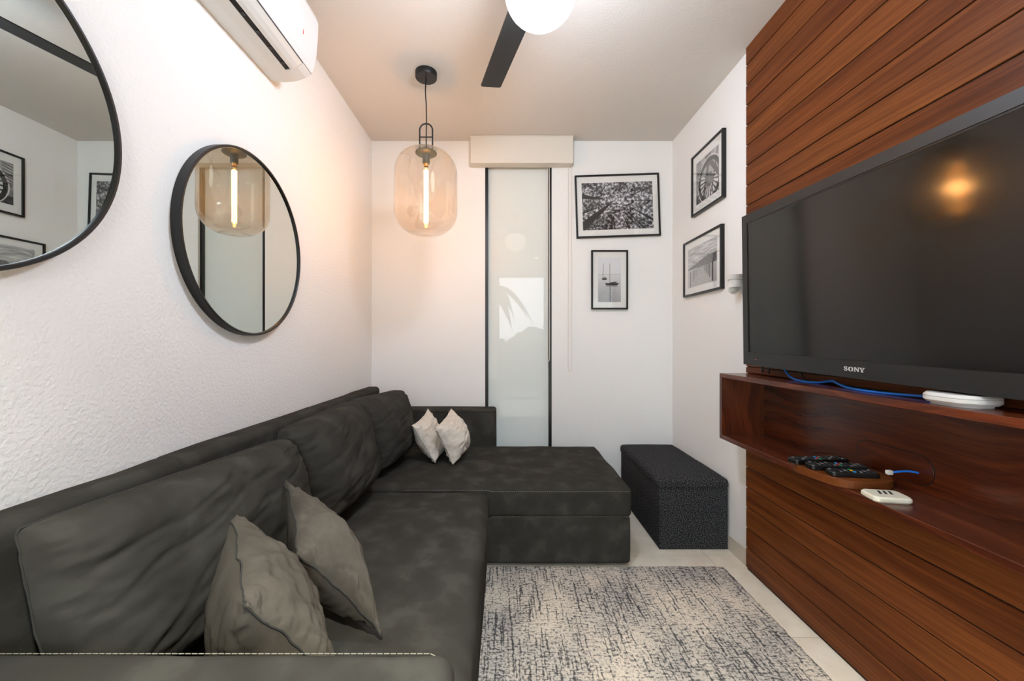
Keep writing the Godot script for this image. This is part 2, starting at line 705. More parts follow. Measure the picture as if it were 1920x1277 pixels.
func build_shell() -> void:
	var t := 0.16
	# floor: mortar bed with porcelain tiles laid on it
	var f := struct("floor", box(Vector3(XL - t, -0.2, ZF - t), Vector3(1.46, -0.008, ZN + t)), M.grout, "pale beige porcelain tile floor")
	var xs := [XL]
	var x := 1.065 - 0.6 * 4
	while x < 1.3:
		if x > XL + 0.01:
			xs.append(x)
		x += 0.6
	xs.append(1.30)
	var zs := [ZF]
	var z := -2.12 - 0.59
	while z < ZN:
		if z > ZF + 0.01:
			zs.append(z)
		z += 0.59
	zs.append(ZN)
	var g := 0.0017
	for i in xs.size() - 1:
		for j in zs.size() - 1:
			var st := flat()
			var w: float = xs[i + 1] - xs[i] - 2 * g
			var l: float = zs[j + 1] - zs[j] - 2 * g
			slab(st, rrect(w, l, 0.001, 1), Transform3D(Basis(Vector3.RIGHT, Vector3.BACK, Vector3.DOWN), Vector3((xs[i] + xs[i + 1]) / 2, 0.0, (zs[j] + zs[j + 1]) / 2)), 0.0085, 0.0006)
			ob("tile", done(st), M.tile, f)
	struct("ceiling", box(Vector3(XL - t, HC, ZF - t), Vector3(1.46, HC + t, ZN + t)), M.ceiling_paint, "off-white painted plaster ceiling")
	struct("wall_left", box(Vector3(XL - t, 0, ZF - t), Vector3(XL, HC, ZN + t)), M.plaster, "rough white plaster wall behind the sofa")
	var st2 := flat()
	bx(st2, Vector3(XR, 0, ZF - t), Vector3(1.46, HC, -1.988))
	bx(st2, Vector3(1.30, 0, -1.988), Vector3(1.46, HC, ZN + t))
	struct("wall_right", done(st2), M.smooth_plaster, "white plaster wall with two small pictures")
	st2 = flat()
	bx(st2, Vector3(XL, 0, ZF - t), Vector3(WIN[0], HC, ZF))
	bx(st2, Vector3(WIN[1], 0, ZF - t), Vector3(XR, HC, ZF))
	bx(st2, Vector3(WIN[0], WIN[3], ZF - t), Vector3(WIN[1], HC, ZF))
	bx(st2, Vector3(WIN[0], 0, ZF - t), Vector3(WIN[1], WIN[2], ZF))
	struct("wall_far", done(st2), M.smooth_plaster, "white plaster end wall with a slim tall window")
	st2 = flat()
	bx(st2, Vector3(XL, 0, ZN), Vector3(GDOOR[0], HC, ZN + t))
	bx(st2, Vector3(GDOOR[1], 0, ZN), Vector3(1.30, HC, ZN + t))
	bx(st2, Vector3(GDOOR[0], GDOOR[3], ZN), Vector3(GDOOR[1], HC, ZN + t))
	struct("wall_near", done(st2), M.smooth_plaster, "white plaster wall with a glazed door")
	# tile skirting
	var bh := 0.082
	st2 = flat()
	bx(st2, Vector3(XR - 0.009, 0, ZF), Vector3(XR, bh, -2.5 - 0.0015))
	bx(st2, Vector3(XR - 0.009, 0, -2.5), Vector3(XR, bh, -1.99))
	struct("baseboard_right", done(st2), M.skirting_tile, "beige tile skirting beside the wood cladding")
	st2 = flat()
	bx(st2, Vector3(XL, 0, ZF), Vector3(WIN[0] - 0.01, bh, ZF + 0.009))
	bx(st2, Vector3(WIN[1] + 0.01, 0, ZF), Vector3(XR - 0.009, bh, ZF + 0.009))
	struct("baseboard_far", done(st2), M.skirting_tile, "beige tile skirting under the framed pictures")
	struct("baseboard_left", box(Vector3(XL, 0, ZF + 0.009), Vector3(XL + 0.009, bh, ZN)), M.skirting_tile, "beige tile skirting behind the sofa")


func build_window() -> void:
	var w := Node3D.new()
	w.name = "window_1"
	add_child(w)
	w.set_meta("kind", "structure")
	w.set_meta("label", "slim tall frosted window with a thin black frame")
	var x0: float = WIN[0]
	var x1: float = WIN[1]
	var y0: float = WIN[2]
	var y1: float = WIN[3]
	var zf := ZF - 0.012
	var st := flat()
	bx(st, Vector3(x0, y0, zf - 0.05), Vector3(x0 + 0.022, y1, zf + 0.006))
	bx(st, Vector3(x1 - 0.022, y0, zf - 0.05), Vector3(x1, y1, zf + 0.006))
	bx(st, Vector3(x0 + 0.022, y1 - 0.03, zf - 0.05), Vector3(x1 - 0.022, y1, zf + 0.006))
	bx(st, Vector3(x0 + 0.022, y0, zf - 0.05), Vector3(x1 - 0.022, y0 + 0.03, zf + 0.006))
	ob("window_frame", done(st), M.black_frame, w)
	ob("pane", box(Vector3(x0 + 0.022, y0 + 0.03, zf - 0.016), Vector3(x1 - 0.022, y1 - 0.03, zf - 0.012)), M.window_glass, w)
	ob("frosted_film", box(Vector3(x0 + 0.022, y0 + 0.03, zf - 0.026), Vector3(x1 - 0.022, y1 - 0.03, zf - 0.024)), M.frosted_film, w)

	# pelmet box that hides the roller, with its two pull cords
	var p := thing("window_pelmet", "beige fabric pelmet box above the slim window", "pelmet", Vector3(0.117, 2.403, ZF))
	ob("fabric_box", rbox(Vector3(-0.252, 2.403, ZF + 0.001), Vector3(0.482, 2.592, -2.832), 0.006), M.pelmet_fabric, p)
	ob("top_trim", rbox(Vector3(-0.255, 2.590, ZF + 0.001), Vector3(0.485, 2.5985, -2.829), 0.003), M.pelmet_fabric, p)
	ob("hem", dashes([Vector3(-0.25, 2.428, -2.8315), Vector3(0.48, 2.428, -2.8315)], 0.006, 0.004, 0.0008), M.pelmet_fabric, p)
	for e in [[0.452, 0.474, 0.945, -2.87], [0.306, 0.318, 1.02, -2.885]]:
		var path := [Vector3(e[0], 2.41, e[3])]
		for i in 13:
			var a := PI * i / 12.0
			var mid: float = (e[0] + e[1]) / 2
			var r: float = (e[1] - e[0]) / 2
			path.append(Vector3(mid - cos(a) * r * 1.15, e[2] - sin(a) * 0.03, e[3]))
		path.append(Vector3(e[1], 2.41, e[3]))
		ob("pull_cord", tube(path, 0.0016, 6), M.white_cord, p)

	# glazed door behind the camera: it lets the daylight in and shows in the window's reflection
	var d := Node3D.new()
	d.name = "door_1"
	add_child(d)
	d.set_meta("kind", "structure")
	d.set_meta("label", "glazed garden door behind the viewer")
	st = flat()
	var zz := ZN + 0.06
	for b in [[GDOOR[0], GDOOR[0] + 0.04, 0.0, GDOOR[3]], [GDOOR[1] - 0.04, GDOOR[1], 0.0, GDOOR[3]], [GDOOR[0] + 0.04, GDOOR[1] - 0.04, GDOOR[3] - 0.04, GDOOR[3]], [GDOOR[0] + 0.04, GDOOR[1] - 0.04, 0.0, 0.04]]:
		bx(st, Vector3(b[0], b[2], zz), Vector3(b[1], b[3], zz + 0.05))
	ob("door_frame", done(st), M.black_frame, d)
	ob("door_pane", box(Vector3(GDOOR[0] + 0.04, 0.04, zz + 0.02), Vector3(GDOOR[1] - 0.04, GDOOR[3] - 0.04, zz + 0.026)), M.clear_glass, d)


func build_outdoors() -> void:
	struct("ground", box(Vector3(-14, -0.4, -16), Vector3(14, -0.21, 18)), M.paving, "pale paving outside the house")
	var t := thing("palm_tree", "palm tree mirrored in the slim window pane", "tree", Vector3(-0.55, -0.21, 8.0))
	ob("trunk", lathe([Vector2(0.0, -0.21), Vector2(0.16, -0.21), Vector2(0.11, 1.2), Vector2(0.09, 3.0), Vector2(0.0, 3.02)], Vector3(-0.55, 0, 8.0), 14), M.bark, t)
	for k in 13:
		var a := TAU * k / 13.0
		var up := 0.5 + 0.35 * sin(k * 2.3)
		var rows := []
		for i in 13:
			var s := i / 12.0
			var mid := Vector3(-0.55, 2.95, 8.0) + Vector3(cos(a), 0, sin(a)) * 1.5 * s + Vector3.UP * (up * s - 1.7 * s * s)
			var side := Vector3(-sin(a), 0, cos(a)) * (0.17 * sin(PI * minf(s + 0.08, 1.0)) + 0.006)
			rows.append([mid - side - Vector3.UP * 0.06, mid + Vector3.UP * 0.012, mid + side - Vector3.UP * 0.06])
		ob("frond", sheet(rows), M.leaf, t)
	var sh := thing("garden_shrub", "rounded shrub mirrored low in the slim window pane", "shrub", Vector3(0.6, -0.21, 5.4))
	var nz := fast(2.2, 3, 3)
	for b in [[Vector3(0.75, 0.65, 5.4), 0.8], [Vector3(-0.35, 0.45, 5.5), 0.7], [Vector3(1.5, 0.6, 5.5), 0.7]]:
		var rows := []
		for i in 19:
			var row := []
			for j in 28:
				var dir := Vector3(sin(PI * i / 18.0) * cos(TAU * j / 28.0), -cos(PI * i / 18.0), sin(PI * i / 18.0) * sin(TAU * j / 28.0))
				var q: Vector3 = b[0] + dir * b[1] * (1.0 + 0.3 * nz.get_noise_3dv(dir * 2.0 + b[0]))
				q.y = maxf(q.y, -0.20)
				row.append(q)
			rows.append(row)
		ob("foliage", sheet(rows, 1.0, true), M.leaf, sh)


const SHELF := [1.066, 1.278, 0.655, 0.978, -1.985, 0.05]   # x front, x back, y0, y1, z far, z near


func build_cladding() -> void:
	var c := thing("plank_cladding", "reddish brown horizontal plank cladding behind the television", "wall cladding", Vector3(1.2, 0, -1.0))
	var zn := ZN - 0.002
	ob("backing_board", box(Vector3(1.2055, 0.002, -1.986), Vector3(1.299, SHELF[2] - 0.001, zn)), M.groove, c)
	ob("backing_board", box(Vector3(1.2055, SHELF[3] + 0.001, -1.986), Vector3(1.299, HC - 0.001, zn)), M.groove, c)
	ob("backing_board", box(Vector3(1.2055, SHELF[2] - 0.001, SHELF[5] + 0.002), Vector3(1.299, SHELF[3] + 0.001, zn)), M.groove, c)
	var y := 0.01
	var k := 0
	while y < HC:
		var lo := y
		var hi := minf(y + 0.1, HC + 0.002)
		for piece in [[lo, minf(hi, SHELF[2]), -1.988], [maxf(lo, SHELF[3]), hi, -1.988], [maxf(lo, SHELF[2]), minf(hi, SHELF[3]), SHELF[5] + 0.003]]:
			if piece[1] - piece[0] < 0.012:
				continue
			var h: float = piece[1] - piece[0] - 0.0046
			var b := 0.0016
			var x := 1.2 + rng.randf_range(-0.0006, 0.0006)
			var st := flat()
			var poly := PackedVector2Array([Vector2(1.2055, 0), Vector2(1.2055, h), Vector2(x + b, h), Vector2(x, h - b), Vector2(x, b), Vector2(x + b, 0)])
			prism(st, poly, Transform3D(Basis(), Vector3(0, piece[0] + 0.0023, piece[2])), zn - piece[2], Vector2(rng.randf() * 3.0, rng.randf()))
			ob("plank", done(st), M["plank_wood_%d" % (k % 3)], c)
			k += 1
		y += 0.1
	# open box shelf let into the cladding
	var s := thing("media_shelf", "glossy reddish wood open shelf box below the television", "shelf", Vector3(1.17, 0.655, -0.97))
	var th := 0.021
	var x0: float = SHELF[0]
	var x1: float = SHELF[1]
	var y0: float = SHELF[2]
	var y1: float = SHELF[3]
	var z0: float = SHELF[4]
	var z1: float = SHELF[5]
	ob("top_board", rbox_grain(Vector3(x0, y1 - th, z0), Vector3(x1, y1, z1), 2, Vector2(0.3, 0.1)), M.shelf_wood, s)
	ob("bottom_board", rbox_grain(Vector3(x0, y0, z0), Vector3(x1, y0 + th, z1), 2, Vector2(1.3, 0.55)), M.shelf_wood, s)
	ob("side_board", rbox_grain(Vector3(x0, y0 + th, z0), Vector3(x1 - 0.004, y1 - th, z0 + th), 1, Vector2(0.6, 0.2)), M.shelf_wood, s)
	ob("side_board", rbox_grain(Vector3(x0, y0 + th, z1 - th), Vector3(x1 - 0.004, y1 - th, z1), 1, Vector2(0.1, 0.7)), M.shelf_wood, s)
	var bp := ob("back_panel", box(Vector3(x1 - 0.004, y0 + th, z0 + th), Vector3(x1 + 0.008, y1 - th, z1 - th), 2, Vector2(0.9, 0.35)), M.shelf_wood, s)
	# round-ended cable hatch in the back panel
	var st3 := flat()
	slab(st3, rrect(0.268, 0.098, 0.0485, 10), Transform3D(Basis(Vector3.BACK, Vector3.UP, Vector3.LEFT), Vector3(x1 - 0.003, 0.742, -1.315)), 0.0016, 0.0003)
	ob("hatch_gap", done(st3), M.groove, bp)
	st3 = flat()
	slab(st3, rrect(0.262, 0.092, 0.0455, 10), Transform3D(Basis(Vector3.BACK, Vector3.UP, Vector3.LEFT), Vector3(x1 - 0.003, 0.742, -1.315)), 0.0026, 0.0006)
	ob("hatch_cover", done(st3), M.shelf_wood, bp)


# board with eased long edges
func rbox_grain(mn: Vector3, mx: Vector3, grain: int, off: Vector2) -> ArrayMesh:
	var st := flat()
	var b := 0.0014
	if grain == 2:
		prism(st, PackedVector2Array([Vector2(mn.x + b, mn.y), Vector2(mx.x, mn.y), Vector2(mx.x, mx.y), Vector2(mn.x + b, mx.y), Vector2(mn.x, mx.y - b), Vector2(mn.x, mn.y + b)]), Transform3D(Basis(), Vector3(0, 0, mn.z)), mx.z - mn.z, off)
	else:
		bx(st, mn, mx, grain, off)
	return done(st)


const SEAT := 0.405


func build_sofa() -> void:
	var s := thing("corner_sofa", "dark grey suede corner sofa with a chaise along the end wall", "sofa", Vector3(-0.5, 0, -1.6))
	var fr := -0.078
	# backrest in three lengths along the side wall
	for e in [[-1.095, -0.42], [-1.935, -1.067], [-2.775, -1.905]]:
		ob("backrest", rbox(Vector3(XL + 0.012, 0.03, e[0]), Vector3(-0.872, 0.822, e[1]), 0.028, 6, 0.006, 0.0, 3), M.suede, s)
	# seat
	ob("seat_base", rbox(Vector3(-0.87, 0.02, -1.975), Vector3(fr - 0.012, 0.262, -0.676), 0.02, 4, 0.003), M.suede, s)
	var sc := ob("seat_cushion", rbox(Vector3(-0.87, 0.25, -1.985), Vector3(fr, SEAT - 0.012, -0.677), 0.045, 16, 0.010, 0.018, 5), M.suede, s)
	ob("seam", tube([Vector3(fr - 0.006, 0.262, -0.70), Vector3(fr - 0.006, 0.262, -1.96)], 0.003, 6), M.dark_thread, sc)
	# chaise
	var cb := ob("chaise_base", rbox(Vector3(-0.86, 0.016, -2.80), Vector3(0.630, 0.256, -1.998), 0.018, 6, 0.003), M.suede, s)
	ob("stitching", dashes([Vector3(fr + 0.01, 0.2585, -1.991), Vector3(0.618, 0.2585, -1.991)], 0.006, 0.005, 0.0014), M.thread, cb)
	var cc := ob("chaise_cushion", rbox(Vector3(-0.868, 0.25, -2.805), Vector3(0.634, SEAT - 0.006, -1.994), 0.024, 16, 0.006, 0.008, 8), M.suede, s)
	ob("stitching", dashes([Vector3(-0.5, SEAT - 0.016, -1.9965), Vector3(fr - 0.02, SEAT - 0.016, -1.9965), Vector3(fr + 0.02, SEAT - 0.022, -1.9935), Vector3(0.615, SEAT - 0.022, -1.9935), Vector3(0.622, SEAT - 0.022, -2.0), Vector3(0.620, SEAT - 0.016, -2.78)], 0.006, 0.005, 0.0014), M.thread, cc)
	# arms
	var a := ob("arm", rbox(Vector3(XL + 0.014, 0.02, -0.675), Vector3(fr - 0.004, 0.622, -0.43), 0.03, 10, 0.005, 0.0, 12), M.suede, s)
	ob("stitching", dashes([Vector3(-0.95, 0.6195, -0.662), Vector3(-0.125, 0.6195, -0.662), Vector3(-0.098, 0.607, -0.662), Vector3(-0.0855, 0.575, -0.662), Vector3(-0.0835, 0.1, -0.662)], 0.009, 0.002, 0.0010), M.thread, a)
	var a2 := ob("arm", rbox(Vector3(XL + 0.014, 0.02, -2.905), Vector3(-0.066, 0.664, -2.79), 0.022, 8, 0.003, 0.0, 13), M.suede, s)
	ob("seam", tube([Vector3(-0.86, 0.640, -2.789), Vector3(-0.09, 0.640, -2.789)], 0.0018, 5), M.dark_thread, a2)


func V(x: float, y: float, d: float) -> Vector3:
	return Vector3(x, y, -d)


func cushion(called: String, label: String, group: String, c: Array, front: float, back: float, m: Material, sd: int, thread: Material, pinch := 0.05, wrinkle := 0.006, power := 2.0, soft := 0.5, folds := 0.6, rc := 0.0) -> void:
	var mid: Vector3 = (c[0] + c[1] + c[2] + c[3]) / 4
	var t := thing(called, label, "cushion" if called == "back_cushion" else "pillow", Vector3(mid.x, minf(minf(c[0].y, c[1].y), minf(c[2].y, c[3].y)), mid.z), group)
	var r := pillow(c, front, back, sd, pinch, wrinkle, 60, power, soft, folds, rc)
	ob("cover", r[0], m, t)
	ob("seam", tube(r[1], 0.0022, 5, true), thread, t)


func build_cushions() -> void:
	# corners: lower near, lower far, upper far, upper near (front faces the room)
	cushion("back_cushion", "wide grey-green back cushion next to the near sofa arm", "loose back cushions of the sofa",
		[V(-0.785, 0.43, 0.70), V(-0.69, 0.43, 1.40), V(-0.785, 0.80, 1.41), V(-0.846, 0.818, 0.680)], 0.115, 0.018, M.suede, 3, M.dark_thread, 0.012, 0.011, 5.0, 0.42, 0.5, 0.028)
	cushion("back_cushion_001", "middle dark grey back cushion of the sofa", "loose back cushions of the sofa",
		[V(-0.70, 0.43, 1.40), V(-0.68, 0.43, 2.0), V(-0.815, 0.835, 2.06), V(-0.80, 0.83, 1.38)], 0.145, 0.035, M.suede, 4, M.dark_thread, 0.03, 0.011, 3.6, 0.45, 0.55, 0.05)
	cushion("back_cushion_002", "far dark grey back cushion beside the white pillows", "loose back cushions of the sofa",
		[V(-0.69, 0.43, 2.08), V(-0.635, 0.43, 2.58), V(-0.70, 0.825, 2.62), V(-0.82, 0.835, 2.07)], 0.13, 0.07, M.suede, 5, M.dark_thread, 0.03, 0.010, 3.2, 0.47, 0.5, 0.06)
	cushion("throw_pillow", "taupe suede throw pillow nearest the sofa arm", "taupe throw pillows",
		[V(-0.515, 0.617, 0.78), V(-0.33, 0.43, 0.80), V(-0.525, 0.51, 1.04), V(-0.715, 0.712, 1.02)], 0.065, 0.165, M.taupe_suede, 6, M.dark_thread, 0.13, 0.009, 2.0, 0.62, 0.6)
	cushion("throw_pillow_001", "dark taupe throw pillow tipped over behind the nearest pillow", "taupe throw pillows",
		[V(-0.527, 0.60, 1.0), V(-0.298, 0.425, 0.967), V(-0.43, 0.545, 1.16), V(-0.66, 0.723, 1.194)], 0.08, 0.13, M.taupe_suede, 7, M.dark_thread, 0.13, 0.009, 2.0, 0.62, 0.6)
	cushion("white_pillow", "small white linen pillow touching the far back cushion", "small white linen pillows",
		[V(-0.42, 0.415, 2.36), V(-0.37, 0.43, 2.62), V(-0.512, 0.688, 2.64), V(-0.556, 0.635, 2.36)], 0.06, 0.085, M.white_linen, 8, M.white_linen, 0.10, 0.009)
	cushion("white_pillow_001", "small white linen pillow nearer to the window", "small white linen pillows",
		[V(-0.306, 0.415, 2.33), V(-0.25, 0.43, 2.60), V(-0.358, 0.69, 2.62), V(-0.409, 0.63, 2.33)], 0.105, 0.055, M.white_linen, 9, M.white_linen, 0.10, 0.009)


func build_rug() -> void:
	var a := fast(1.0, 71, 2)
	var b := fast(1.0, 72, 2)
	var c := fast(1.0, 73, 3)
	var tex := picture(1000, 1440, func(u: float, v: float) -> Color:
		var x := u * 1.344                                                # metres
		var z := v * 1.678
		var warp := c.get_noise_2d(x * 18.0, z * 18.0) * 0.004
		var fib := a.get_noise_2d(x * 420.0, z * 420.0)
		var weave := a.get_noise_2d(x * 45.0, z * 320.0) * 0.5 + a.get_noise_2d(x * 320.0 + 50.0, z * 45.0) * 0.5
		var lx := b.get_noise_2d(x * 14.0, (z + warp) * 120.0)            # threads across
		var ly := b.get_noise_2d((x + warp) * 85.0 + 40.0, z * 4.0)       # threads along
		var patch := c.get_noise_2d(x * 3.0 + 9.0, z * 2.4)
		var speck := c.get_noise_2d(x * 70.0, z * 70.0)
		var dark := smoothstep(0.16, 0.5, lx + speck * 0.45 + patch * 0.15) * 0.5 + smoothstep(0.2, 0.58, ly + speck * 0.4 + patch * 0.2) * 0.7
		dark += smoothstep(0.0, 0.5, weave + speck * 0.5 + patch * 0.2) * 0.4
		var base := Color(0.84, 0.79, 0.73).lerp(Color(0.735, 0.705, 0.675), clampf(0.5 + patch, 0, 1))
		base = base * (1.0 + fib * 0.16 + weave * 0.16)
		return base.lerp(Color(0.25, 0.25, 0.26), clampf(dark, 0, 0.9)))
	var m := mat("rug_wool", Color(1, 1, 1), 1.0)
	m.albedo_texture = tex
	m.metallic_specular = 0.1
	bump(m, noise_tex(0.25, 74, 512, null, 2), 0.35)
	var x0 := -0.25
	var x1 := 1.094
	var z0 := -2.0
	var z1 := -0.30
	var n := 150
	var nz := fast(60.0, 75, 2)
	var edge := fast(18.0, 76, 3)
	var rows := []
	for i in n + 1:
		var row := []
		for j in n + 1:
			var u := float(j) / n
			var v := float(i) / n
			var x := lerpf(x0, x1, u)
			var z := lerpf(z0, z1, v)
			var lift := 0.012 + nz.get_noise_2d(x, z) * 0.0022
			if i == 0 or j == 0 or i == n or j == n:
				lift = 0.001
			if u > 0.5:
				x += edge.get_noise_2d(z, 3.0) * 0.006 * smoothstep(0.9, 1.0, u)
			z += edge.get_noise_2d(x, 8.0) * 0.006 * smoothstep(0.1, 0.0, v)
			row.append(Vector3(x, lift, z))
		rows.append(row)
	var r := ob("area_rug", sheet(rows, -1.0), m)
	tag(r, "mottled grey and beige woven rug in front of the sofa", "rug")


func build_ottoman() -> void:
	var o := thing("storage_ottoman", "charcoal fabric storage ottoman against the end wall", "ottoman", Vector3(1.02, 0, -2.53))
	var b := ob("body", rbox(Vector3(0.838, 0.001, -2.895), Vector3(1.212, 0.335, -2.170), 0.006, 3), M.charcoal_linen, o)
	ob("edge_welt", tube([Vector3(0.8385, 0.003, -2.171), Vector3(0.8385, 0.33, -2.171)], 0.0022, 5), M.charcoal_linen, b)
	var l := ob("lid", rbox(Vector3(0.829, 0.328, -2.902), Vector3(1.219, 0.388, -2.160), 0.024, 8, 0.003, 0.006, 31), M.charcoal_linen, o)
	for p in [Vector3(0.94, 0.3925, -2.35), Vector3(1.10, 0.3925, -2.35), Vector3(0.94, 0.3925, -2.70), Vector3(1.10, 0.3925, -2.70)]:
		ob("button", lathe([Vector2(0, 0.002), Vector2(0.006, 0.0015), Vector2(0.009, -0.001), Vector2(0.009, -0.004)], p, 14), M.charcoal_linen, l)


func build_tv() -> void:
	# local frame: x along the wall towards the viewer, y up, z out into the room
	var w := 1.10
	var h := 0.668
	var t := thing("television", "large black flat television on the plank wall", "television", Vector3(1.106, 1.020, -1.272), "", true)
	var yaw := deg_to_rad(-90.0 + 1.5)
	t.basis = Basis(Vector3.UP, yaw) * Basis(Vector3.BACK, deg_to_rad(-1.25)) * Basis(Vector3.RIGHT, deg_to_rad(1.5))
	var st := flat()
	slab(st, rrect(w, h, 0.006, 3), Transform3D(Basis(), Vector3(0, h / 2, -0.03)), 0.028, 0.003)
	ob("housing", done(st), M.tv_bezel, t)
	# bezel: four bars round the screen
	var bl := 0.034
	var bb := 0.056
	var bt := 0.036
	st = flat()
	bx(st, Vector3(-w / 2, 0, -0.003), Vector3(w / 2, bb, 0.004), 0)
	bx(st, Vector3(-w / 2, h - bt, -0.003), Vector3(w / 2, h, 0.004), 0)
	bx(st, Vector3(-w / 2, bb, -0.003), Vector3(-w / 2 + bl, h - bt, 0.004), 1)
	bx(st, Vector3(w / 2 - bl, bb, -0.003), Vector3(w / 2, h - bt, 0.004), 1)
	var bz := ob("bezel", done(st), M.tv_bezel, t)
	st = flat()
	var g := 0.006
	bx(st, Vector3(-w / 2 + bl, bb, -0.003), Vector3(w / 2 - bl, bb + g * 0.3, 0.0015), 0)
	bx(st, Vector3(-w / 2 + bl, h - bt - g, -0.003), Vector3(w / 2 - bl, h - bt, 0.0015), 0)
	bx(st, Vector3(-w / 2 + bl, bb + g * 0.3, -0.003), Vector3(-w / 2 + bl + g, h - bt - g, 0.0015), 1)
	bx(st, Vector3(w / 2 - bl - g, bb + g * 0.3, -0.003), Vector3(w / 2 - bl, h - bt - g, 0.0015), 1)
	ob("inner_trim", done(st), M.tv_trim, bz)
	ob("screen", box(Vector3(-w / 2 + bl + g, bb + g * 0.3, -0.004), Vector3(w / 2 - bl - g, h - bt - g, 0.0005)), M.tv_screen, t)
	var txt := TextMesh.new()
	var font := SystemFont.new()
	font.font_names = PackedStringArray(["Droid Serif"])
	font.font_weight = 700
	txt.font = font
	txt.text = "SONY"
	txt.font_size = 64
	txt.pixel_size = 0.00030
	txt.depth = 0.0008
	var lg := ob("logo_lettering", txt, M.logo_silver, bz)
	lg.position = Vector3(0.012, 0.029, 0.0046)
	lg.scale = Vector3(1.35, 1.0, 1.0)
	ob("status_light", box(Vector3(-w / 2 + 0.085, 0.0265, 0.004), Vector3(-w / 2 + 0.090, 0.0285, 0.0046)), M.red_led, bz)
	st = flat()
	for k in 5:
		bx(st, Vector3(-w / 2 + 0.045 + k * 0.008, 0.0268, 0.004), Vector3(-w / 2 + 0.049 + k * 0.008, 0.0280, 0.0044))
	ob("indicator_print", done(st), M.button_grey, bz)
	# bracket behind
	st = flat()
	bx(st, Vector3(-0.25, 0.18, -0.085), Vector3(0.25, 0.50, -0.0305))
	ob("wall_bracket", done(st), M.black_metal, t)
	# short posts under the set
	for x in [-0.46, -0.42]:
		ob("foot_stub", tube([Vector3(x, 0.002, -0.02), Vector3(x, -0.03, -0.022)], 0.005, 8), M.tv_trim, t)


